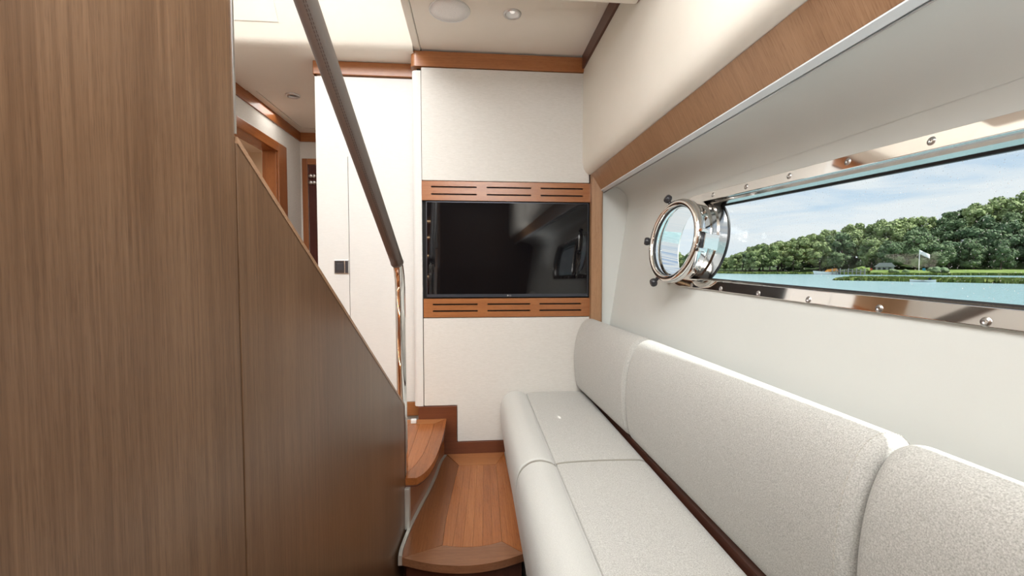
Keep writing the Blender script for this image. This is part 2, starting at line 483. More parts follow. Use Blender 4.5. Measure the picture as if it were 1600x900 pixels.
t3 = thing('trim_3', 'teak crown band around the passage ceiling', None, (-1.3, 3.4, 2.08), kind='structure')
box('crown_board', LX - .01, LX + .012, 2.62, EYW - .012, 2.085, LZ + .011, M['teak_y'], t3, bevel=.002)
box('crown_board', LX - .01, -.85, EYW - .014, EYW, 2.085, LZ + .011, M['teak_x'], t3, bevel=.002)
# cabin beyond the doorway
cb = thing('wall_cabin', 'warm cream walls of the cabin beyond the doorway', None, (-2.6, 3.3, .18), kind='structure')
box('cabin_wall', -3.2, LX - .07, 4.35, 4.40, .1, 2.3, M['cabin_cream'], cb)
box('cabin_wall', -3.2, -3.15, 2.3, 4.40, .1, 2.3, M['cabin_cream'], cb)
box('cabin_wall', -3.2, LX - .07, 2.3, 2.35, .1, 2.3, M['cabin_cream'], cb)
box('cabin_ceiling', -3.2, LX - .07, 2.3, 4.40, 2.10, 2.15, M['cabin_cream'], cb)
box('cabin_shelf', -3.15, LX - .3, 4.10, 4.35, 1.60, 1.63, M['teak_x'], cb, bevel=.002)
fp = box('floor_passage', -3.2, -.84, 2.35, 4.4, .12, .179, M['teak_y'])
tag(fp, 'teak floor of the passage', kind='structure')
# aft wall
wb = box('wall_back', -1.6, 1.3, -2.75, -2.68, FLOOR, 3.3, M['walnut'])
tag(wb, 'dark walnut wall behind the viewer', kind='structure')
# --- upper right wall: soft cream panel with rolled lower edge
up = [(.602, CZ - .075), (.600, 1.64), (.602, 1.60), (.608, 1.572), (.620, 1.552), (.636, 1.541), (.655, 1.538), (.69, 1.54), (.69, CZ), (.615, CZ), (.606, CZ - .072)]
upb = bmesh.new()
secs = []
N = 60
for j in range(N + 1):
    y = FY - (FY + 2.7) * j / N
    w = .0035 * noise.noise(Vector((0, y * 2.3, 4))) + .0015 * noise.noise(Vector((5, y * 9, 1)))
    secs.append([upb.verts.new((px_ + (w if 1 <= i <= 6 else 0), y, pz + (w if 3 <= i <= 6 else 0))) for i, (px_, pz) in enumerate(up)])
for s0, s1 in zip(secs, secs[1:]):
    for i in range(len(up)):
        j = (i + 1) % len(up)
        upb.faces.new((s0[i], s0[j], s1[j], s1[i]))
upb.faces.new(secs[0]); upb.faces.new(secs[-1])
wr = finish('wall_right_upper', upb, M['headliner'])
smooth_angle(wr, 1.0)
tag(wr, 'soft cream padded panel above the window niche', kind='structure')
cr_ = box('trim_4', .592, .63, -2.7, FY - .008, CZ - .072, CZ - .001, M['dark_wood'], bevel=.002)
tag(cr_, 'dark wood band where the right wall meets the ceiling', kind='structure')
# niche frame: sloped wooden fascia along the top, upright leg at the television wall
nf = thing('trim_5', 'wooden frame around the window niche', None, (.67, 1.0, 1.4), kind='structure')
prism('frame_fascia', [(.644, 1.537), (.690, 1.450), (.702, 1.449), (.712, 1.47), (.70, 1.55), (.66, 1.55)], lambda p, d: Vector((p[0], d, p[1])), -2.7, FY - .03, M['frame_across'], nf, bevel=.0012)
prism('frame_leg', [(.644, FY + .001), (.646, FY - .032), (.694, FY - .058), (.703, FY - .05), (.703, FY + .03), (.65, FY + .03)], XY, .30, 1.537, M['frame_z'], nf, bevel=.0012)
# steel edge strip below the fascia, clear lip under it
prism('edge_strip', [(.690, 1.4495), (.708, 1.4485), (.709, 1.438), (.705, 1.437), (.690, 1.446)], lambda p, d: Vector((p[0], d, p[1])), -2.7, FY - .05, M['sky_tint_steel'], nf)
prism('lip', [(.710, 1.452), (.712, 1.434), (.714, 1.434), (.714, 1.452)], lambda p, d: Vector((p[0], d, p[1])), -2.7, FY - .02, M['satin'], nf)
# --- hull plane (leans outward, runs slightly inward and upward toward the bow)
HO = Vector((.78051, 2.44474, .90089)); HU = Vector((.02748, -.99924, -.02748)); HV = Vector((.15153, -.02301, .98819)); HN = Vector((.98807, .03132, -.15078))
def H(u, v, w=0): return HO + HU * u + HV * v + HN * w
HP = lambda p, d: H(p[0], p[1], d)
PC = (.781, .2515)       # centre of the round port in the frame
PP = (.785, .246)       # centre of the round port
UR = 2.25                # centre of the right-hand round end
def stadium(r, n=28):
    L = []
    for k in range(n + 1):
        a = math.pi / 2 + math.pi * k / n
        L.append((PC[0] + r * math.cos(a), PC[1] + r * math.sin(a)))
    m = 8
    for k in range(1, m): L.append((PC[0] + (UR - PC[0]) * k / m, PC[1] - r))
    for k in range(n + 1):
        a = -math.pi / 2 + math.pi * k / n
        L.append((UR + r * math.cos(a), PC[1] + r * math.sin(a)))
    for k in range(1, m): L.append((UR + (PC[0] - UR) * k / m, PC[1] + r))
    return L
def circ(c, r, n=56): return [(c[0] + r * math.cos(2 * math.pi * k / n), c[1] + r * math.sin(2 * math.pi * k / n)) for k in range(n)]
def main_open(rarc, hv, ext=0, n=24):
    """glass opening: concave left side following the round port, rounded right end"""
    a0 = math.asin(min(.999, hv / rarc))
    L = []
    for k in range(n + 1):
        a = -a0 + 2 * a0 * k / n
        L.append((PC[0] + rarc * math.cos(a), PC[1] + rarc * math.sin(a)))
    m = 8
    for k in range(1, m): L.append((L[n][0] + (UR - L[n][0]) * k / m, PC[1] + hv))
    for k in range(n + 1):
        a = math.pi / 2 - math.pi * k / n
        L.append((UR + hv * math.cos(a), PC[1] + hv * math.sin(a)))
    s = L[0][0]
    for k in range(1, m): L.append((UR + (s - UR) * k / m, PC[1] - hv))
    return L
wr2 = prism('wall_right', [[(-.05, -1.35), (5.2, -1.35), (5.2, 1.5), (-.05, 1.36)], stadium(.174)], HP, 0, .048, M['hull_paint'])
tag(wr2, 'pale painted hull side leaning outward around the window', kind='structure')
prism('niche_end_panel', [(.700, .30), (.86, .30), (.90, 1.49), (.700, 1.49)], XZ, FY - .03, FY + .03, M['hull_paint'], wr2)
box('niche_top_panel', .712, .89, -2.7, FY, 1.480, 1.50, M['hull_paint'], wr2)
cvm = bmesh.new(); CR = []
for k in range(41):
    y = FY - .03 - (FY + 2.6) * k / 40
    hx = lambda z: .754 + .0317 * (2.42 - y) + .1526 * (z - .722) - .001
    a_, b_, c_ = Vector((.712, 1.478)), Vector((hx(1.475), 1.480)), Vector((hx(1.335), 1.335))
    row = []
    for j in range(11):
        t = j / 10; q = (1 - t) ** 2 * a_ + 2 * t * (1 - t) * b_ + t * t * c_
        row.append(cvm.verts.new((q.x, y, q.y)))
    CR.append(row)
for r0, r1 in zip(CR, CR[1:]):
    for j in range(10): cvm.faces.new((r0[j], r1[j], r1[j + 1], r0[j + 1]))
finish('niche_cove', cvm, M['hull_paint'], wr2, smooth=True)
# --- window
win = thing('window_1', 'long polished steel framed window with a round opening port', None, H(1.4, .25, 0), kind='structure')
fr_ = prism('window_frame', [stadium(.1785), circ(PP, .136), main_open(.156, .1455)], HP, -.007, 0, M['chrome'], win, bevel=.0015)
# deep steel reveals behind the plate
rv = loops_solid(bmesh.new(), [main_open(.1500, .1515), main_open(.156, .1455)], HP, 0, .012)
rv2 = bmesh.new()
def wall_between(bm, L0, w0, L1, w1):
    a = [bm.verts.new(H(p[0], p[1], w0)) for p in L0]; b_ = [bm.verts.new(H(p[0], p[1], w1)) for p in L1]
    n = len(a)
    for i in range(n):
        j = (i + 1) % n
        bm.faces.new((a[i], a[j], b_[j], b_[i]))
wall_between(rv2, main_open(.156, .1455), -.005, main_open(.156, .1455), .012)
wall_between(rv2, main_open(.156, .1455), .012, main_open(.162, .1395), .018)
wall_between(rv2, main_open(.162, .1395), .018, main_open(.164, .1375), .050)
rv.free()
rvo = finish('window_reveal', rv2, M['reveal'], win); smooth_angle(rvo, .7)
prism('window_gasket', [main_open(.1625, .139), main_open(.168, .1335)], HP, .050, .056, M['gasket'], win)
prism('pane', [main_open(.163, .1385)], HP, .052, .0545, M['glass'], win)
pt = bmesh.new()
# fixed spigot standing into the room: outer wall, lip, deep inner wall
wall_between(pt, circ(PP, .148), -.007, circ(PP, .148), -.052)
wall_between(pt, circ(PP, .148), -.052, circ(PP, .145), -.056)
wall_between(pt, circ(PP, .145), -.056, circ(PP, .137), -.056)
wall_between(pt, circ(PP, .137), -.056, circ(PP, .134), -.052)
wall_between(pt, circ(PP, .134), -.052, circ(PP, .136), .022)
pto = finish('port_tube', pt, M['chrome'], win); smooth_angle(pto, .7)
# screws
for v_ in (.4145, .0815):
    for k in range(8):
        u_ = (.713 if v_ > .2 else .675) + .1865 * k
        sb = lathe_bm(bmesh.new(), [(0, -.003), (.0026, -.003), (.0032, .0018), (.0052, .0022), (.0056, .0008), (.0078, .0012), (.0086, 0)], H(u_, v_, -.007), -HN, 18)
        so = finish('screw', sb, M['satin'], fr_, smooth=True)
# --- round port, swung inward on its hinge
TH = math.radians(6)
PD = HU * math.cos(TH) * -1 + HN * -math.sin(TH)    # from hinge toward the free side
PNn = (HV.cross(PD)).normalized()                    # normal of the port
if PNn.dot(HN) > 0: PNn = -PNn                       # pointing into the room
PCn = H(.812, .238, -.074)
HG = PCn - PD * .170 - PNn * .004      # hinge line
port = thing('porthole', None, None, PCn, parent=win)
rg = lathe_bm(bmesh.new(), [(.134, .004), (.134, .016), (.138, .021), (.147, .023), (.156, .019), (.160, .011), (.160, -.006), (.155, -.012), (.138, -.012), (.134, -.006)], PCn, PNn, 72, closed=True)
ro = finish('port_ring', rg, M['chrome'], port); smooth_angle(ro, .9)
gk = lathe_bm(bmesh.new(), [(.1305, .003), (.1305, .009), (.1345, .012), (.1345, .0)], PCn, PNn, 72, closed=True)
finish('port_gasket', gk, M['gasket'], port, smooth=True)
gp = lathe_bm(bmesh.new(), [(0, .003), (.132, .003), (.132, .008), (0, .008)], PCn, PNn, 64)
finish('port_pane', gp, M['glass_clear'], port)
for ang in (116, 180, 244):
    a = math.radians(ang)
    dirn = (-PD * math.cos(a) * -1 * -1 + HV * math.sin(a)) if False else (PD * -math.cos(a) + HV * math.sin(a))
    q0 = PCn + dirn * .153
    cb_ = bmesh.new()
    tube_bm(cb_, [q0 + PNn * .004, q0 + dirn * .014 + PNn * .006, q0 + dirn * .030 + PNn * .012], .0068, 12)
    co_ = finish('clamp_arm', cb_, M['knob'], port, smooth=True)
    kb = lathe_bm(bmesh.new(), [(0, -.010), (.010, -.010), (.016, -.005), (.017, .002), (.016, .009), (.012, .0135), (.005, .014), (.004, .011), (0, .011)], q0 + dirn * .032 + PNn * .012, (dirn * .55 + PNn).normalized(), 24)
    finish('clamp_knob', kb, M['knob'], port, smooth=True)
# hinge on the side of the ring: two end blocks, barrel and leaf
def fbox(bm, c, a, b_, n_, ra, rb, rn):
    v_ = [bm.verts.new(c + a * x + b_ * y + n_ * z) for z in (-rn, rn) for (x, y) in ((-ra, -rb), (ra, -rb), (ra, rb), (-ra, rb))]
    for f in ((0, 1, 2, 3), (4, 5, 6, 7), (0, 1, 5, 4), (1, 2, 6, 5), (2, 3, 7, 6), (3, 0, 4, 7)): bm.faces.new([v_[i] for i in f])
HC = PCn - PD * .163 + PNn * .004
hb = bmesh.new()
for s_ in (-.034, .034): fbox(hb, HC + HV * s_, PD, HV, PNn, .010, .0065, .013)
finish('hinge_block', hb, M['chrome'], port, bevel=.002)
hb = bmesh.new(); fbox(hb, HC + PD * .010, PD, HV, PNn, .005, .040, .011)
finish('hinge_leaf', hb, M['satin'], port, bevel=.0015)
finish('hinge_barrel', tube_bm(bmesh.new(), [HC - HV * .028, HC + HV * .028], .0065, 14), M['knob'], port, smooth=True)
hb = bmesh.new(); fbox(hb, HC - PD * .004 - PNn * .032, PD, HV, PNn, .005, .026, .028)
finish('hinge_bracket', hb, M['chrome'], port, bevel=.0015)

# ================================================================== STAIR SIDE, HANDRAIL
PX = lambda y: -.3734 + .06 * y          # plane of the stair side panel
def panel_fn(p, d): return Vector((PX(p[0]) - d, p[0], p[1]))
sp = thing('stair_side_panel', 'walnut veneer stair side panel with a diagonal top edge', 'panel', (PX(1.2), 1.2, FLOOR))
prism('veneer_sheet', [(.664, FLOOR), (1.722, FLOOR), (1.722, .488), (.664, 1.198)], panel_fn, 0, .03, M['walnut'], sp, bevel=.0008)
tag(prism('diagonal_edging', [(.6655, 1.1975), (1.722, .4885), (1.728, .494), (.6655, 1.207)], panel_fn, -.001, .031, M['walnut_edge'], sp), 'paler wood edging')
prism('end_edging', [(1.722, FLOOR), (1.730, FLOOR), (1.730, .493), (1.722, .488)], panel_fn, -.001, .031, M['dark_wood'], sp)
wt = thing('wall_stair', 'full height walnut veneer bulkhead beside the stairs', None, (PX(0), 0, FLOOR), kind='structure')
prism('veneer_sheet', [(-.9, FLOOR), (.660, FLOOR), (.660, 3.2), (-.9, 3.2)], panel_fn, 0, .03, M['walnut'], wt, bevel=.0008)
prism('end_edging', [(.660, 1.21), (.664, 1.21), (.664, 3.2), (.660, 3.2)], panel_fn, -.001, .031, M['satin'], wt)

hr = thing('handrail', 'sloping leather-wrapped handrail ending in a chrome post on the upper step', 'handrail', (-.284, 1.765, .18))
top0 = Vector((-.4055, -.15, 2.318)); b1 = Vector((-.2905, 1.715, 1.045))
dr_ = (b1 - top0).normalized()
lpath = [top0 + (b1 - top0) * k / 30 for k in range(31)]
finish('leather_wrap', tube_bm(bmesh.new(), lpath, .0235, 24), M['leather'], hr, smooth=True)
# chrome bend and post
foot = Vector((-.284, 1.768, .182)); corner = b1 + dr_ * .055
elbow = [b1 - dr_ * .01, b1]
tb = corner + Vector((0, 0.004, -.085))
for k in range(1, 11):
    t = k / 10
    elbow.append((1 - t) ** 2 * b1 + 2 * t * (1 - t) * corner + t * t * tb)
elbow += [tb + (foot - tb) * k / 6 for k in range(1, 7)]
finish('chrome_post', tube_bm(bmesh.new(), elbow, .0195, 24), M['chrome'], hr, smooth=True)
finish('post_flange', lathe_bm(bmesh.new(), [(0, 0), (.032, 0), (.032, .004), (.026, .007), (.02, .008), (0, .008)], foot, (0, 0, 1), 24), M['chrome'], hr, smooth=True)
finish('collar', lathe_bm(bmesh.new(), [(.0, -.004), (.0242, -.004), (.0246, .003), (.021, .006), (0, .006)], b1, dr_, 24), M['leather'], hr, smooth=True)
# stitching of the leather wrap
st = bmesh.new()
side = dr_.cross(Vector((0, 0, 1))).normalized(); upn = side.cross(dr_).normalized()
off_dir = Vector((.15, -.75, -.3)); off_dir = (off_dir - dr_ * off_dir.dot(dr_)).normalized()
L_ = (b1 - top0).length
nst = int(L_ / .0085)
for k in range(nst):
    c0 = top0 + dr_ * (k * .0085 + .003)
    for s in (-1, 1):
        d_ = (off_dir + dr_.cross(off_dir) * .10 * s).normalized()
        p = c0 + d_ * .0236
        tube_bm(st, [p - dr_ * .0025, p + dr_ * .0025], .0007, 5)
tag(finish('stitching', st, M['thread'], hr), kind='stuff')

# ================================================================== STAIRS
# curved front edge of the upper step (x, y)
curve_up = spline([(-.150, 2.405), (-.150, 2.345), (-.151, 2.22), (-.155, 2.08), (-.163, 1.95), (-.178, 1.84), (-.200, 1.765), (-.225, 1.725)], 5)
curve_up = [(p.x, p.y) for p in [Vector((q[0], q[1])) for q in curve_up]]
T0, T1 = .172, .20
# landing
ld = thing('stair_landing', 'wide teak landing step with mitred border and curved front', 'step', (0, 1.9, -.4))
# points of the landing plan
def lerp(a, b_, t): return (a[0] + (b_[0] - a[0]) * t, a[1] + (b_[1] - a[1]) * t)
left_out = [(q.x, q.y) for q in spline([(-.150, 2.398), (-.170, 2.31), (-.186, 2.14), (-.205, 2.0), (-.228, 1.86), (-.248, 1.72), (-.258, 1.60), (-.256, 1.545)], 5)]
left_in = [(q.x, q.y) for q in spline([(-.080, 2.268), (-.094, 2.10), (-.108, 1.90), (-.116, 1.75), (-.118, 1.605)], 5)]
front_out = [(q.x, q.y) for q in spline([(-.256, 1.545), (-.15, 1.503), (-.03, 1.483), (.08, 1.495), (.178, 1.530)], 5)]
front_in = [(q.x, q.y) for q in spline([(-.118, 1.605), (-.06, 1.590), (0, 1.586), (.05, 1.592), (.102, 1.608)], 5)]
G = .0008
TZ = -.028
def shrink(poly, g):
    n = len(poly); out = []
    ar = sum(poly[i][0] * poly[(i + 1) % n][1] - poly[(i + 1) % n][0] * poly[i][1] for i in range(n))
    s = 1 if ar > 0 else -1
    for i in range(n):
        a, b_, c = Vector(poly[i - 1]), Vector(poly[i]), Vector(poly[(i + 1) % n])
        e1 = (b_ - a); e2 = (c - b_)
        n1 = Vector((-e1.y, e1.x)).normalized() * s if e1.length > 1e-7 else Vector((0, 0))
        n2 = Vector((-e2.y, e2.x)).normalized() * s if e2.length > 1e-7 else Vector((0, 0))
        m = (n1 + n2)
        if m.length > 1e-6:
            m = m.normalized() * g / max(.3, m.normalized().dot(n1 if n1.length else n2))
        out.append((b_.x + m.x, b_.y + m.y))
    return out
def board(name, poly, z0, z1, mat, parent, g=G):
    return prism(name, shrink(poly, g), XY, z0, z1, mat, parent)
board('border_board', [(-.150, 2.412), (.166, 2.412), (.112, 2.262), (-.080, 2.268)], TZ, 0, M['teak_x'], ld)
board('border_board', left_out + list(reversed(left_in)), TZ, 0, M['teak_border'], ld)
board('border_board', [(.166, 2.412), (.178, 1.530), (.102, 1.608), (.112, 2.262)], TZ, 0, M['teak_y'], ld)
board('nosing_board', front_out + list(reversed(front_in)), TZ, 0, M['teak_nosing'], ld)
NP = 6
fi = lambda t: front_in[min(len(front_in) - 1, int(round(t * (len(front_in) - 1))))]
def front_at(x):
    for a, b_ in zip(front_in, front_in[1:]):
        if a[0] <= x <= b_[0] + 1e-6:
            return (x, a[1] + (b_[1] - a[1]) * (x - a[0]) / max(1e-6, b_[0] - a[0]))
    return front_in[0] if x < front_in[0][0] else front_in[-1]
for k in range(NP):
    t0, t1 = k / NP, (k + 1) / NP
    xa, xb = -.080 + .192 * t0, -.080 + .192 * t1
    xc, xd = -.118 + .220 * t0, -.118 + .220 * t1
    far = [(xa, 2.268 - .006 * t0), (xb, 2.268 - .006 * t1)]
    near = [front_at(xd - .0001), front_at((xc + xd) / 2), front_at(xc + .0001)]
    poly = far + near
    if k == 0: poly = [far[0], far[1]] + near + list(reversed(left_in[1:-1]))
    board('plank', poly, TZ, 0, M['teak_y'], ld, .00025)
# riser below the curved nosing and body
fo_in = [(x * .96, y + .03) for x, y in front_out]
prism('riser', fo_in + [(.17, 1.62), (-.24, 1.62)], XY, FLOOR, TZ, M['dark_wood'], ld)
prism('core', [(-.31, 1.70), (.172, 1.63), (.172, 2.41), (-.31, 2.41)], XY, FLOOR, TZ - .001, M['dark_wood'], ld)
# metal strip along the curved edge
strip = [(x - .013, y) for x, y in left_out[:-1]] + [(-.270, 1.548)]
tag(prism('metal_strip', list(left_out[:-1]) + [(-.256, 1.548)] + list(reversed(strip)), XY, -.03, .004, M['alu'], ld), 'curved grey metal strip')
ws = prism('filler_strip', [(.1785, 1.50), (.186, 1.50), (.174, 2.41), (.1665, 2.41)], XY, -.03, .003, M['alu'], ld)
# staircase: the turning step beside the landing and the flight behind the side panel
sc_ = thing('staircase', 'teak staircase rising behind the walnut side panel', 'staircase', (-.9, 1.2, FLOOR))
ub = .055
cin = [(x - ub, y) for x, y in curve_up]
inner = [(-.212, 2.335), (-.212, 2.20), (-.216, 2.08), (-.226, 1.95), (-.245, 1.84), (-.270, 1.775)]
far_y = 2.405
board('tread_border', curve_up + [(-.270, 1.725), ] + list(reversed(inner)), T0, T1, M['teak_y'], sc_)
board('tread_border', [(-.150, 2.408), (-.212, 2.335), (-.90, 2.335), (-.90, 2.408)], T0, T1, M['teak_x'], sc_)
NT = 9
for k in range(NT):
    x1_ = -.212 - .075 * k; x0_ = x1_ - .075
    yb = 1.66
    poly = [(x1_, 2.335), (x0_, 2.335), (x0_, yb), (x1_, yb)]
    if k == 0: poly = [(-.212, 2.335), (-.287, 2.335), (-.287, 1.775)] + list(reversed(inner[1:]))
    board('tread_plank', poly, T0, T1, M['teak_y'], sc_, .0004)
rise_in = [(x - .022, y) for x, y in curve_up]
# riser under the nosing of the turning step, following the metal strip
ro_ = [(x - .0135, y) for x, y in left_out if y > 1.745]
prism('curved_riser', ro_ + [(ro_[-1][0] - .02, ro_[-1][1])] + [(x - .02, y) for x, y in reversed(ro_)], XY, 0, T0, M['teak_z'], sc_)
board('nosing_underlay', [(x - .003, y) for x, y in curve_up] + [(-.30, 1.728), (-.30, 2.405)], T0 - .008, T0, M['dark_wood'], sc_)
box('grey_end_post', -.272, -.252, 1.712, 1.742, 0, T0 - .008, M['alu'], sc_, bevel=.002)
box('step_body', -.90, -.30, 1.70, 2.40, .0, T0 - .01, M['dark_wood'], sc_)
box('door_stop', -.335, -.305, 2.34, 2.362, T1, T1 + .022, M['white_plastic'], sc_, bevel=.004, seg=3)
rz, gy = .196, .292
for k in range(7):
    z = T1 + rz * (k + 1); y1 = 1.66 - gy * k; y0 = y1 - gy
    xr = PX(y1 - gy) - .034
    box('tread', -1.44, xr, y0 - .01, y1 + .022, z - .028, z, M['teak_x'], sc_, bevel=.004)
    box('riser', -1.44, xr, y1 - .02, y1, z - rz, z - .028, M['teak_x'], sc_)
    tag(box('step_light', -1.40, xr - .03, y1 + .002, y1 + .010, z - .036, z - .028, M['led'], sc_), 'thin warm light strip')
box('stringer', -.47, -.462, -.39, 1.66, .0, .2, M['walnut'], sc_)
pf = box('floor_stairfoot', -1.45, -.90, 1.68, 2.35, .12, .179, M['teak_y'])
tag(pf, 'teak passage floor at the foot of the stairs', kind='structure')

# chrome pull bracket on the panel end
br = thing('panel_bracket', 'slim upright chrome bracket at the end of the walnut side panel', 'bracket', (-.26, 1.737, .2))
bb = bmesh.new()
box_bm(bb, -.2755, -.2655, 1.731, 1.739, .205, .445)
finish('bracket_plate', bb, M['chrome'], br, bevel=.003, seg=3)

# ================================================================== TELEVISION AND VENT BOARDS
tv = thing('television', 'flat black television recessed in the fabric wall between slotted wood boards', 'television', (.19, FY, .861))
box('cabinet', -.256, .636, FY - .004, FY + .029, .864, 1.383, M['black'], tv, bevel=.003)
box('screen', -.249, .629, FY - .0065, FY - .004, .882, 1.377, M['screen'], tv)
bz = loops_solid(bmesh.new(), [[(-.2525, .866), (.6325, .866), (.6325, 1.3805), (-.2525, 1.3805)], [(-.249, .882), (.629, .882), (.629, 1.377), (-.249, 1.377)]], XZ, FY - .0095, FY - .004)
finish('bezel', bz, M['bezel'], tv)
# maker's mark in the middle of the lower bezel
lg = bmesh.new()
lathe_bm(lg, [(0, 0), (.0042, 0), (.0042, .0006), (0, .0006)], (.186, FY - .0095, .8735), (0, -1, 0), 20)
finish('maker_badge', lg, M['satin'], tv)
tx = bpy.data.curves.new('maker_letters', 'FONT'); tx.body = 'LG'; tx.size = .0105; tx.extrude = .0002
tmp = bpy.data.objects.new('letters_source', tx)
lme = bpy.data.meshes.new_from_object(tmp); bpy.data.objects.remove(tmp)
to = bpy.data.objects.new('maker_letters', lme); C.objects.link(to)
to.parent = tv; to.location = Vector((.1925, FY - .0098, .8700)) - ORG[tv.name]; to.rotation_euler = (math.pi / 2, 0, 0)
lme.materials.clear(); lme.materials.append(M['satin'])
def vent(label, z0, z1, slots, rows, x0, x1):
    t = thing('vent_board', label, 'vent', ((x0 + x1) / 2, FY, z0), 'slotted wood boards around the television')
    loops = [[(x0, z0), (x1, z0), (x1, z1), (x0, z1)]]
    h = .0042
    for zc in rows:
        for a, b_ in slots:
            L = []
            for k in range(5):
                q = math.pi / 2 - math.pi * k / 4
                L.append((b_ - h + h * math.cos(q), zc + h * math.sin(q)))
            for k in range(5):
                q = -math.pi / 2 - math.pi * k / 4
                L.append((a + h + h * math.cos(q), zc + h * math.sin(q)))
            loops.append(L)
    finish('board', loops_solid(bmesh.new(), loops, XZ, FY - .004, FY + .012), M['teak_x'], t)
    for zc in rows:
        for a, b_ in slots:
            box('slot_backing', a, b_, FY + .012, FY + .014, zc - h, zc + h, M['black'], t)
vent('slotted teak ventilation board above the television', 1.388, 1.490, [(-.226, .019), (.071, .316), (.366, .604)], (1.460, 1.421), -.275, .646)
vent('slotted teak ventilation board below the television', .756, .858, [(-.222, .022), (.074, .312), (.362, .598)], (.826, .790), -.270, .646)

# ================================================================== SMALL FITTINGS
th = thing('thermostat', 'small square black and chrome control panel on the white wall', 'thermostat', (-.733, BY, .99))
box('chrome_plate', -.773, -.694, BY - .005, BY, .992, 1.069, M['satin'], th, bevel=.002)
box('control_face', -.769, -.718, BY - .008, BY - .005, .996, 1.065, M['knob'], th, bevel=.001)
box('display', -.757, -.724, BY - .0092, BY - .008, 1.012, 1.050, M['bezel'], th, bevel=.001)
box('side_switch', -.713, -.697, BY - .008, BY - .005, .996, 1.065, M['bezel'], th, bevel=.001)
dl = thing('downlight', 'round ceiling downlight with chrome rim beside the speaker grille', 'ceiling light', (.180, 2.055, CZ))
finish('rim', lathe_bm(bmesh.new(), [(.030, .004), (.030, -.004), (.034, -.007), (.0395, -.006), (.041, 0), (.041, .0005)], (.180, 2.055, CZ), (0, 0, 1), 40), M['satin'], dl, smooth=True)
finish('reflector', lathe_bm(bmesh.new(), [(.030, -.003), (.024, .012), (.015, .022), (0, .022)], (.180, 2.055, CZ), (0, 0, 1), 32), M['white_plastic'], dl, smooth=True)
finish('bulb', lathe_bm(bmesh.new(), [(0, .004), (.009, .005), (.013, .012), (.013, .02), (0, .02)], (.180, 2.055, CZ), (0, 0, 1), 24), M['lamp_lens'], dl, smooth=True)
sg = thing('ceiling_speaker', 'round white speaker grille set in the ceiling', 'speaker', (-.103, 2.052, CZ))
finish('rim', lathe_bm(bmesh.new(), [(.086, .0), (.087, -.005), (.0905, -.006), (.0925, -.003), (.0925, 0)], (-.103, 2.052, CZ), (0, 0, 1), 56), M['white_plastic'], sg, smooth=True)
mg, tg, bg_ = newmat('perforated_white_grille')
bg_.inputs['Base Color'].default_value = (.70, .71, .70, 1); bg_.inputs['Roughness'].default_value = .5
vg = nd(tg, 'ShaderNodeTexVoronoi', Scale=420); tg.links.new(mapped(tg, (1, 1, 1)), vg.inputs['Vector'])
rgm = ramp(tg, [(.12, (.60, .61, .60)), (.35, (.84, .85, .84))]); tg.links.new(vg.outputs['Distance'], rgm.inputs[0]); tg.links.new(rgm.outputs[0], bg_.inputs['Base Color'])
finish('grille', lathe_bm(bmesh.new(), [(0, -.007), (.05, -.0065), (.087, -.004), (.087, 0), (0, 0)], (-.103, 2.052, CZ), (0, 0, 1), 56), mg, sg, smooth=True)
pl_ = thing('passage_spotlight', 'small dark round spotlight in the passage ceiling', 'ceiling light', (-1.176, 3.062, LZ))
finish('rim', lathe_bm(bmesh.new(), [(.028, .008), (.028, -.006), (.034, -.010), (.043, -.006), (.045, .0035)], (-1.176, 3.062, LZ), (0, 0, 1), 36), M['satin'], pl_, smooth=True)
finish('lens', lathe_bm(bmesh.new(), [(0, .004), (.03, .004), (.03, .012), (0, .012)], (-1.176, 3.062, LZ), (0, 0, 1), 32), M['lens_dark'], pl_, smooth=True)

# ================================================================== SOFA
def soft_sweep(prof, y0, y1, r, mat, name, parent, n=5, shift=None, ends=(True, True), inset=1.0):
    P = [Vector((q[0], q[1])) for q in spline([(a, b_) for a, b_ in prof], n, True)]
    m = len(P)
    ar = sum(P[i].x * P[(i + 1) % m].y - P[(i + 1) % m].x * P[i].y for i in range(m))
    sg_ = 1 if ar > 0 else -1
    Nn = []
    for i in range(m):
        e_ = (P[(i + 1) % m] - P[i - 1]); Nn.append(Vector((-e_.y, e_.x)).normalized() * sg_)
    st_ = []
    K = 7
    for k in range(K + 1):
        a = math.pi / 2 * k / K
        st_.append((r * (1 - math.cos(math.pi / 2 - a)) if False else r * (1 - math.cos(a)), r * (1 - math.sin(a))))
    near = [(d, ins) for d, ins in st_]                    # d from the end, inset
    length = y1 - y0
    ys = [(y0 + d, ins * inset if ends[0] else 0) for d, ins in near]
    mid = 16
    for k in range(1, mid): ys.append((y0 + r + (length - 2 * r) * k / mid, 0))
    ys += [(y1 - d, ins * inset if ends[1] else 0) for d, ins in reversed(near)]
    bm = bmesh.new(); rings = []
    for y, ins in ys:
        sh = shift(y) if shift else (0, 0)
        ring = []
        for i in range(m):
            q = P[i] + Nn[i] * ins
            ring.append(bm.verts.new((q.x + sh[0] * (1 if len(sh) < 3 else sh[2](q)), y, q.y + sh[1])))
        rings.append(ring)
    for r0, r1 in zip(rings, rings[1:]):
        for i in range(m):
            j = (i + 1) % m
            bm.faces.new((r0[i], r0[j], r1[j], r1[i]))
    bm.faces.new(rings[0]); bm.faces.new(rings[-1])
    return finish(name, bm, mat, parent, smooth=True)
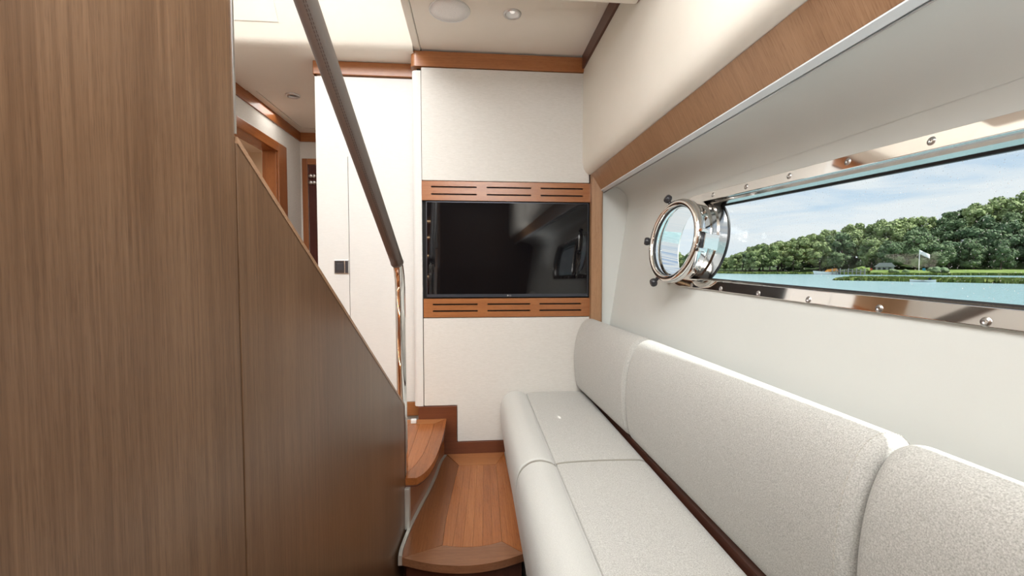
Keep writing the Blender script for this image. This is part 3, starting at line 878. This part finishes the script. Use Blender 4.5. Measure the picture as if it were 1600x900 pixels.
def piping(prof, y, off, mat, parent, i0, i1, n=5, shift=None, rad=.0032, name='piping', ins=0):
    P = [Vector((q[0], q[1])) for q in spline(prof, n, True)]
    m = len(P)
    ar = sum(P[i].x * P[(i + 1) % m].y - P[(i + 1) % m].x * P[i].y for i in range(m)); sg_ = 1 if ar > 0 else -1
    path = []
    for i in range(int(i0 * n), int(i1 * n) + 1):
        e_ = P[(i + 1) % m] - P[(i - 1) % m]; nn = Vector((-e_.y, e_.x)).normalized() * sg_
        q = P[i % m] + nn * ins
        sh = shift(y) if shift else (0, 0)
        path.append((q.x + sh[0], y, q.y + sh[1]))
    return finish(name, tube_bm(bmesh.new(), path, rad, 8), mat, parent, smooth=True)
SEAM = 1.52
bol = [(.215, -.035), (.178, -.02), (.160, .08), (.147, .18), (.145, .255), (.158, .307), (.190, .337), (.228, .346), (.262, .339), (.284, .326), (.288, .30), (.288, .10), (.285, -.03)]
pad = [(.290, .10), (.287, .29), (.289, .322), (.300, .331), (.36, .335), (.46, .336), (.56, .334), (.606, .329), (.622, .312), (.624, .27), (.62, .10), (.45, .09)]
def seat(label, y0, y1):
    t = thing('seat_cushion', label, 'cushion', (.38, (y0 + y1) / 2, -.03), 'sofa seat cushions')
    bo_ = soft_sweep(bol, y0, y1, .020, M['bolster'], 'front_bolster', t)
    pa_ = soft_sweep(pad, y0, y1, .012, M['cushion'], 'seat_pad', t)
    for yy in (y0 + .005, y1 - .005):
        if y1 > 2.3 and yy > 2: continue
        if yy < -.5: continue
        piping(bol, yy, 0, M['piping'], bo_, 1, 9.6, ins=.006)
        piping(pad, yy, 0, M['piping'], pa_, 2, 8.2, ins=.004)
    return t
seat('far light grey sofa seat cushion with rolled front against the television wall', SEAM + .001, FY - .003)
seat('near light grey sofa seat cushion with rolled front running toward the viewer', -.55, SEAM - .001)
bk = [(.640, .352), (.622, .353), (.604, .375), (.594, .43), (.588, .50), (.589, .57), (.599, .64), (.617, .695), (.641, .730), (.668, .744), (.697, .741), (.718, .722), (.716, .66), (.700, .54), (.685, .43), (.672, .37)]
def bshift_far(y):
    t = max(0, (y - 1.68) / (FY - 1.68))
    return (-.036 * t, 0)
def bshift_mid(y):
    t = max(0, (1.68 - y) / (1.68 - .65)) if y < 1.68 else 0
    return (.016 * t, 0)
def back(label, y0, y1, sh, far=False, near=True):
    t = thing('back_cushion', label, 'cushion', (.66, (y0 + y1) / 2, .35), 'sofa back cushions')
    up_ = soft_sweep(bk, y0, y1, .034, M['cushion'], 'upholstered_pad', t, shift=sh, inset=.8)
    for yy, ok in ((y0 + .006, near), (y1 - .006, not far)):
        if ok: piping(bk, yy, 0, M['piping'], up_, 1, 11, shift=sh, rad=.0030, ins=.018)
    if near:
        stt = bmesh.new()
        for dy in (.016, -.016):
            yy = y0 + .006 + (dy if dy > 0 else 0) + (.002 if dy > 0 else .0)
            if dy < 0: continue
            P = [Vector((q[0], q[1])) for q in spline(bk, 5, True)]
            m = len(P); ar = sum(P[i].x * P[(i + 1) % m].y - P[(i + 1) % m].x * P[i].y for i in range(m)); sgn = 1 if ar > 0 else -1
            run = []
            for i in range(8, 62):
                e_ = P[(i + 1) % m] - P[i - 1]; nn = Vector((-e_.y, e_.x)).normalized() * sgn
                d_ = yy - y0; ins = .8 * (.034 - math.sqrt(max(0, .034 ** 2 - (.034 - d_) ** 2)))
                q = P[i] + nn * ins; h_ = sh(yy)
                run.append(Vector((q.x + h_[0], yy, q.y)))
            for a_, b_ in zip(run, run[1:]):
                n_ = max(1, int((b_ - a_).length / .007))
                for k in range(n_):
                    p0 = a_.lerp(b_, (k + .15) / n_); p1 = a_.lerp(b_, (k + .75) / n_)
                    tube_bm(stt, [p0, p1], .0012, 5)
        tag(finish('stitching', stt, M['stitch'], up_), kind='stuff')
    return t
back('small far speckled cream back cushion beside the television wall', 1.682, FY - .004, bshift_far, far=True)
back('long middle speckled cream back cushion below the window', .652, 1.678, bshift_mid)
back('near speckled cream back cushion at the right edge of the view', -.55, .648, bshift_mid, near=False)
sb_ = thing('sofa_base', 'cream sofa base with dark wood back rail under the cushions', 'sofa', (.45, 1.0, FLOOR))
box('plinth', .200, .66, -.55, FY - .004, FLOOR, -.045, M['bolster'], sb_, bevel=.004)
box('seat_platform', .20, .635, -.55, FY - .004, -.045, -.037, M['dark_wood'], sb_)
tag(prism('back_rail', [(.626, .05), (.645, .05), (.668, .349), (.650, .349), (.630, .335)], XZ, -.55, FY - .004, M['dark_wood'], sb_), 'dark brown wood rail')

# ================================================================== OUTSIDE: water, far shore
WZ = -.62
def outplain(name, col, rough=.9, vary=None, sc=.5):
    m, t, b = newmat(name)
    b.inputs['Roughness'].default_value = rough
    b.inputs['Specular IOR Level'].default_value = .15
    if vary:
        n_ = nd(t, 'ShaderNodeTexNoise', Scale=sc, Detail=5)
        t.links.new(mapped(t, (1, 1, 1)), n_.inputs['Vector'])
        r = ramp(t, [(.35, col), (.65, vary)]); t.links.new(n_.outputs['Fac'], r.inputs[0]); t.links.new(r.outputs[0], b.inputs['Base Color'])
    else: b.inputs['Base Color'].default_value = (*col, 1)
    return m
mw, tw, bw = newmat('river_water')
bw.inputs['Base Color'].default_value = (.26, .40, .42, 1); bw.inputs['Roughness'].default_value = .18
bw.inputs['Specular IOR Level'].default_value = .5
n1 = nd(tw, 'ShaderNodeTexNoise', Scale=1, Detail=6, Roughness=.65); tw.links.new(mapped(tw, (.9, .9, .9)), n1.inputs['Vector'])
bump(tw, bw, n1.outputs['Fac'], 1.0, .35)
wat = bmesh.new()
v = [wat.verts.new(p) for p in ((2.2, -200, WZ), (700, -200, WZ), (700, 900, WZ), (2.2, 900, WZ))]
wat.faces.new(v)
wo_ = finish('river', wat, mw)
tag(wo_, 'rippled blue-green river between the boat and the wooded shore', 'water', kind='structure')
def pol(az, d, z=0):
    a = math.radians(az); return Vector((d * math.sin(a), d * math.cos(a), z))
def shore(az):
    return 158 + 5 * math.sin(az * .37) + max(0, 34 - az) * 5.0
def interp(tab, x):
    if x <= tab[0][0]: return tab[0][1]
    for (a, b_), (c, d_) in zip(tab, tab[1:]):
        if x <= c: return b_ + (d_ - b_) * (x - a) / (c - a)
    return tab[-1][1]
TOP = [(20, 2.4), (29, 2.2), (30.6, 1.3), (32.2, 2.1), (35, 3.35), (38, 4.3), (41, 4.75), (44, 5.15), (46, 5.2), (49, 5.9), (53, 6.6), (60, 7)]
def ground(az, d):
    s = shore(az)
    if d < s: return WZ + (d - s) * .15
    topz = 1.02 + math.tan(math.radians(interp(TOP, az))) * (s + 34)
    hill = max(0, topz - 13.5)
    lawn = .45 + .02 * (d - s)
    t = max(0, min(1, (d - s - 8) / 26)); t = t * t * (3 - 2 * t)
    return WZ + min(1, (d - s) / 1.5) * lawn + hill * t
M['shore'] = outplain('shore_grass', (.03, .055, .018), .95, (.07, .10, .03), .35)
M['marsh'] = outplain('marsh_grass', (.10, .15, .035), .95, (.21, .25, .07), .9)
M['lawn'] = outplain('lawn', (.13, .19, .05), .95, (.20, .26, .08), .4)
gb = bmesh.new(); rows = []
AZ = [8 + 1.0 * k for k in range(70)]
DD = [-1.5, 0, .8, 1.6, 3, 6, 9, 13, 18, 24, 30, 36, 60, 120]
for az in AZ:
    rows.append([gb.verts.new(pol(az, shore(az) + d_, ground(az, shore(az) + d_))) for d_ in DD])
for r0, r1 in zip(rows, rows[1:]):
    for i in range(len(DD) - 1): gb.faces.new((r0[i], r1[i], r1[i + 1], r0[i + 1]))
go = finish('riverbank', gb, M['shore'], smooth=True)
tag(go, 'low grassy bank rising into the wooded hillside across the river', 'shore', kind='structure')
# trees ------------------------------------------------------------
def leafmat(name, a, b_):
    m, t, b = newmat(name)
    n_ = nd(t, 'ShaderNodeTexNoise', Scale=1.1, Detail=4); t.links.new(mapped(t, (1, 1, 1)), n_.inputs['Vector'])
    oi = t.nodes.new('ShaderNodeObjectInfo')
    ad = nd(t, 'ShaderNodeMath', operation='MULTIPLY_ADD'); ad.inputs[1].default_value = .35
    t.links.new(oi.outputs['Random'], ad.inputs[0]); t.links.new(n_.outputs['Fac'], ad.inputs[2])
    r = ramp(t, [(.40, a), (.85, b_)]); t.links.new(ad.outputs[0], r.inputs[0]); t.links.new(r.outputs[0], b.inputs['Base Color'])
    b.inputs['Roughness'].default_value = .7; b.inputs['Specular IOR Level'].default_value = .25
    return m
M['leaf_light'] = leafmat('light_green_leaves', (.13, .185, .065), (.29, .35, .15))  # leaf colour of the lighter green trees
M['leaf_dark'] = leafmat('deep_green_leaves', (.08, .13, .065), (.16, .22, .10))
M['bark'] = outplain('grey_bark', (.12, .09, .07))
def crown_mesh(seed, mat, w=3.6, h=6.0, nb=26):
    rnd = random.Random(seed)
    bm = bmesh.new()
    blobs = []
    for k in range(nb):
        a = rnd.uniform(0, 2 * math.pi); t = rnd.random()
        zz = 2.0 + h * t
        rr = w * math.sqrt(max(.05, 1 - ((t - .38) / .66) ** 2)) * rnd.uniform(.25, .72)
        blobs.append((Vector((rr * math.cos(a), rr * math.sin(a), zz)), rnd.uniform(.7, 1.3) * (1 - .2 * t)))
    for c, r in blobs:
        g = bmesh.ops.create_icosphere(bm, subdivisions=2, radius=r * .80)
        for v_ in g['verts']:
            d_ = noise.noise(v_.co * 1.1 + c) * .45 * r
            v_.co = v_.co * (1 + d_ / max(.1, v_.co.length)) + c
        for q in range(120):
            d_ = Vector((rnd.gauss(0, 1), rnd.gauss(0, 1), rnd.gauss(.25, 1))).normalized()
            p = c + d_ * r * rnd.uniform(.78, 1.22)
            s = rnd.uniform(.14, .30)
            t1_ = Vector((rnd.gauss(0, 1), rnd.gauss(0, 1), rnd.gauss(0, 1))).cross(d_).normalized(); t2_ = (d_ * rnd.uniform(.2, .9) + d_.cross(t1_)).normalized()
            bm.faces.new([bm.verts.new(p + t1_ * s), bm.verts.new(p + t2_ * s), bm.verts.new(p - t1_ * s), bm.verts.new(p - t2_ * s)])
    me = bpy.data.meshes.new('crown'); bm.to_mesh(me); bm.free(); me.materials.append(mat)
    return me
def trunk_mesh():
    bm = tube_bm(bmesh.new(), [(0, 0, -.6), (.05, 0, 1.5), (.0, .1, 4.5)], .2, 8, rad=lambda t: .24 - .12 * t)
    me = bpy.data.meshes.new('trunk'); bm.to_mesh(me); bm.free(); me.materials.append(M['bark'])
    return me
crowns = [(crown_mesh(s, M['leaf_light']), 'light') for s in (1, 2, 3, 4)] + [(crown_mesh(s, M['leaf_dark']), 'dark') for s in (11, 12, 13)]
trk = trunk_mesh()
LBL = {'light': 'leafy light green tree on the wooded hillside across the river', 'dark': 'leafy deep green tree on the wooded hillside across the river'}
GRP = {'light': 'light green trees across the river', 'dark': 'deep green trees across the river'}
def tree(az, d, height, ci, sxy=1.0):
    me, kind = crowns[ci]
    p = pol(az, d, ground(az, d))
    t = bpy.data.objects.new('tree', None); C.objects.link(t)
    t.location = p; s = height / 9.2
    t.scale = (s * sxy, s * sxy, s); t.rotation_euler = (0, 0, random.uniform(0, 6.28))
    tag(t, LBL[kind], 'tree', GRP[kind])
    for nm, m_ in (('crown', me), ('trunk', trk)):
        o = bpy.data.objects.new(nm, m_); C.objects.link(o); o.parent = t
rt = random.Random(3)
for row, (dd, step) in enumerate([(9.5, 2.0), (16, 1.9), (23, 1.8), (30, 1.7), (36, 1.55)]):
    az = 17.0 + row * .7
    while az < 58:
        a = az + rt.uniform(-.4, .4)
        s = shore(a)
        d = s + dd + rt.uniform(-2, 2)
        if row == 0 and 31 < a: d += 2.5
        g = ground(a, d)
        need = 1.02 + math.tan(math.radians(interp(TOP, a))) * d - g
        hgt = rt.uniform(8.5, 12.5) * (1 if row else .8) if row < 4 else rt.uniform(.88, 1.06) * need
        hgt = max(3.0, min(hgt, need * rt.uniform(.82, 1.02)))
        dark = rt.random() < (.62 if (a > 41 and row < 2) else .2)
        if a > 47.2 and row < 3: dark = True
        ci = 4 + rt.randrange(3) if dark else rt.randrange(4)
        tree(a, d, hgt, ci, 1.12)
        az += step * rt.uniform(.85, 1.15) * (1 if hgt > 5 else .62)
# marsh strips: clumps of reed grass
def reeds(name, label, az0, az1, df, wid, hh, n, seed):
    rnd = random.Random(seed)
    bm = bmesh.new()
    for k in range(n):
        az = rnd.uniform(az0, az1)
        e_ = min(1, (az - az0) / 1.5 + .12)
        p = pol(az, df(az) + rnd.uniform(0, wid) * e_, WZ - .05)
        a = rnd.uniform(0, 3.14); w_ = rnd.uniform(.25, .6); h_ = hh * rnd.uniform(.5, 1.05) * (.55 + .45 * e_)
        dx = Vector((math.cos(a) * w_, math.sin(a) * w_, 0)); ln = Vector((rnd.uniform(-.2, .2), rnd.uniform(-.2, .2), h_))
        bm.faces.new([bm.verts.new(p - dx), bm.verts.new(p + dx), bm.verts.new(p + dx * .7 + ln), bm.verts.new(p - dx * .7 + ln * .93)])
    o = finish(name, bm, M['marsh'])
    return tag(o, label, 'grass', kind='stuff')
reeds('marsh_grass', 'narrow strip of green marsh grass standing in the river', 41.3, 56, lambda a: 78 - .35 * (a - 41), 16, .55, 9000, 5)
reeds('shore_reeds', 'band of reeds along the foot of the far bank', 26, 57, lambda a: shore(a) - 1.2, 3.5, .7, 7000, 6)
# low bushes and lawn near the landing stage
def bush(az, d, r, h, label, mat, group=None):
    bm = bmesh.new(); rnd = random.Random(int(az * 100))
    c = pol(az, d, ground(az, d))
    for k in range(9):
        g = bmesh.ops.create_icosphere(bm, subdivisions=2, radius=h * rnd.uniform(.42, .62))
        o_ = Vector((rnd.uniform(-r, r), rnd.uniform(-r, r), h * rnd.uniform(.25, .55)))
        for v_ in g['verts']: v_.co = v_.co * (1 + .35 * noise.noise(v_.co * 2.3 + o_)) + c + o_
    o = finish('bush', bm, mat); tag(o, label, 'bush', group)
bush(43.1, shore(43.1) + 4, 1.6, 1.6, 'rounded light green bush beside the dock', M['lawn'])
bush(48.5, shore(48.5) + 3, 2.2, 1.5, 'dark low bush at the right on the lawn edge', M['leaf_dark'])
bush(46.0, shore(46.0) + 3.5, 1.8, 1.0, 'flat dark green bush in front of the grey cabin', M['leaf_dark'])
lw = bmesh.new()
LR = []
for k in range(14):
    az = 44 + k * .9
    LR.append([lw.verts.new(pol(az, shore(az) + 2.0 + .6 * math.sin(k), ground(az, shore(az) + 2.0) + .06)), lw.verts.new(pol(az, shore(az) + 6, ground(az, shore(az) + 6) + .75)), lw.verts.new(pol(az, shore(az) + 12, ground(az, shore(az) + 12) + .25))])
for r0, r1 in zip(LR, LR[1:]):
    for i in range(2): lw.faces.new((r0[i], r1[i], r1[i + 1], r0[i + 1]))
tag(finish('lawn', lw, M['lawn']), 'bright green lawn above the far bank', kind='structure')
# grey cabin
M['shingle'] = outplain('weathered_grey_shingle', (.28, .29, .31), .9, (.38, .39, .41), 3)
M['roof_grey'] = outplain('grey_roof', (.36, .37, .39), .8)
M['out_white'] = outplain('white_paint', (.8, .8, .8), .5)
M['out_orange'] = outplain('orange_canvas', (.75, .30, .05), .7)
M['out_dark'] = outplain('dark_window', (.03, .04, .05), .3)
M['timber'] = outplain('grey_timber', (.26, .25, .24), .9)
M['out_blue'] = outplain('blue_paint', (.05, .28, .45), .5)
M['out_red'] = outplain('red_cloth', (.55, .10, .07), .7)
def yawed(az, d, z):
    """local frame: x to the right as seen from the boat, y away from it"""
    a = math.radians(az)
    X = Vector((math.cos(a), -math.sin(a), 0)); Y = Vector((math.sin(a), math.cos(a), 0))
    O_ = pol(az, d, z)
    return lambda x, y, zz: O_ + X * x + Y * y + Vector((0, 0, zz))
def ybox(F, x0, x1, y0, y1, z0, z1, bm=None):
    bm = bm or bmesh.new()
    v_ = [bm.verts.new(F(x, y, z)) for z in (z0, z1) for (x, y) in ((x0, y0), (x1, y0), (x1, y1), (x0, y1))]
    for f in ((0, 1, 2, 3), (4, 5, 6, 7), (0, 1, 5, 4), (1, 2, 6, 5), (2, 3, 7, 6), (3, 0, 4, 7)): bm.faces.new([v_[i] for i in f])
    return bm
d_ = shore(45.1) + 8
F = yawed(45.1, d_, ground(45.1, d_))
hs = thing('cabin', 'small grey shingled cabin on the far bank', 'building', F(0, 0, 0))
finish('cabin_body', ybox(F, -2.0, 2.0, 0, 4, -.4, 1.7), M['shingle'], hs)
rb = bmesh.new()
v_ = [rb.verts.new(F(x, y, z)) for y in (-.3, 4.3) for (x, z) in ((-2.4, 1.6), (-1.2, 2.7), (1.4, 2.7), (2.4, 1.6))]
for f in ((0, 1, 2, 3), (4, 5, 6, 7), (0, 1, 5, 4), (1, 2, 6, 5), (2, 3, 7, 6), (3, 0, 4, 7)): rb.faces.new([v_[i] for i in f])
finish('cabin_roof', rb, M['roof_grey'], hs)
for x in (-1.2, -.1, 1.1):
    finish('cabin_window', ybox(F, x - .3, x + .3, -.06, 0, .7, 1.4), M['out_dark'], hs)
# flag pole
d_ = shore(47.6) + 5; F = yawed(47.6, d_, ground(47.6, d_))
fg = thing('flagpole', 'white flagpole with a flag on the far lawn', 'flagpole', F(0, 0, 0))
finish('pole', tube_bm(bmesh.new(), [F(0, 0, -.3), F(0, 0, 6.1)], .085, 8), M['out_white'], fg)
ff = bmesh.new(); cols = []
for k in range(9):
    x = .08 + k * .24
    cols.append([ff.verts.new(F(x, .25 * math.sin(k * .9), 6.0 - .10 * k - z - .06 * k)) for z in (0, .35, .7, 1.05)])
for a_, b_ in zip(cols, cols[1:]):
    for i in range(3): ff.faces.new((a_[i], b_[i], b_[i + 1], a_[i + 1]))
fo = finish('flag', ff, M['out_white'], fg, smooth=True); tag(fo, 'pale flag')
sm_ = fo.modifiers.new('thick', 'SOLIDIFY'); sm_.thickness = .02
# dock
F = yawed(42.2, shore(42.2) - 5.2, WZ)
dkk = thing('dock', 'grey timber dock on piles beside the moored motorboat', 'dock', F(0, 0, -.2))
finish('deck', ybox(F, -3.6, 3.8, 0, 1.6, .85, 1.0), M['timber'], dkk)
for k in range(9):
    x = -3.5 + k * .9
    for y in (.05, 1.5):
        finish('pile', tube_bm(bmesh.new(), [F(x, y, -.3), F(x, y, 1.75 if k % 2 == 0 else 1.45)], .11, 8), M['timber'], dkk)
finish('rail', ybox(F, -3.5, 3.7, .0, .08, 1.40, 1.48), M['timber'], dkk)
finish('rail', ybox(F, -3.5, 3.7, 1.5, 1.58, 1.40, 1.48), M['timber'], dkk)
# motorboat
F = yawed(40.35, shore(40.35) - 6.5, WZ)
mb = thing('motorboat', 'white motorboat with an orange canvas cover moored at the dock', 'boat', F(0, 0, -.2))
hb_ = bmesh.new(); R_ = []
for k in range(11):
    t = k / 10; x = -3.1 + 6.0 * t
    w_ = 1.0 * min(1, (t * 2.2 + .02)) ** .6; zt = .95 - .35 * t + .10 * (1 - t) ** 2
    R_.append([hb_.verts.new(F(x, -w_, zt)), hb_.verts.new(F(x + .35 * (1 - t), -w_ * .72, -.1)), hb_.verts.new(F(x + .35 * (1 - t), w_ * .72, -.1)), hb_.verts.new(F(x, w_, zt))])
for a_, b_ in zip(R_, R_[1:]):
    for i in range(4): hb_.faces.new((a_[i], b_[i], b_[(i + 1) % 4], a_[(i + 1) % 4]))
hb_.faces.new(R_[0]); hb_.faces.new(R_[-1])
finish('boat_hull', hb_, M['out_white'], mb)
cvb = bmesh.new()
v_ = [cvb.verts.new(F(x, y, z)) for y in (-.8, .8) for (x, z) in ((-.3, .8), (.3, 1.5), (2.4, 1.75), (2.9, .9))]
for f in ((0, 1, 2, 3), (4, 5, 6, 7), (0, 1, 5, 4), (1, 2, 6, 5), (2, 3, 7, 6), (3, 0, 4, 7)): cvb.faces.new([v_[i] for i in f])
finish('canvas_cover', cvb, M['out_orange'], mb)
finish('windscreen', ybox(F, -.75, -.25, -.6, .6, .8, 1.25), M['out_dark'], mb)
finish('outboard_motor', ybox(F, 2.9, 3.35, -.2, .2, .1, 1.15), M['out_dark'], mb)
# small rowing boat at the marsh edge
F = yawed(47.9, 74.6, WZ)
rwb = bmesh.new(); R_ = []
for k in range(9):
    t = k / 8; x = -1.2 + 2.4 * t; w_ = .45 * math.sin(math.pi * (.06 + .88 * t)) ** .6
    R_.append([rwb.verts.new(F(x, -w_, .24 + .1 * (2 * t - 1) ** 2)), rwb.verts.new(F(x, -w_ * .5, -.05)), rwb.verts.new(F(x, w_ * .5, -.05)), rwb.verts.new(F(x, w_, .24 + .1 * (2 * t - 1) ** 2))])
for a_, b_ in zip(R_, R_[1:]):
    for i in range(3): rwb.faces.new((a_[i], b_[i], b_[i + 1], a_[i + 1]))
rwb.faces.new(R_[0]); rwb.faces.new(R_[-1])
rr_ = thing('rowing_boat', 'small pale rowing boat at the edge of the marsh grass', 'boat', F(0, 0, -.05))
finish('boat_hull', rwb, M['out_white'], rr_)
finish('bench', ybox(F, -.15, .15, -.5, .5, .16, .2), M['timber'], rr_)
finish('oar', ybox(F, .5, .75, -.2, .2, .2, .55), M['out_dark'], rr_)
# beach chairs on the lawn
for az_, mt_, lb in ((43.85, 'out_white', 'white garden chair left of the grey cabin'), (44.05, 'out_red', 'red garden chair left of the grey cabin'), (47.95, 'out_blue', 'blue garden chair right of the flagpole')):
    F = yawed(az_, shore(az_) + 5, ground(az_, shore(az_) + 5) + .1)
    t = thing('garden_chair', lb, 'chair', F(0, 0, 0))
    finish('seat', ybox(F, -.3, .3, -.3, .3, .4, .47), M[mt_], t)
    finish('backrest', ybox(F, -.3, .3, .28, .36, .4, 1.15), M[mt_], t)
    for x in (-.26, .26):
        for y in (-.26, .26): finish('leg', ybox(F, x - .04, x + .04, y - .04, y + .04, -.2, .4), M[mt_], t)
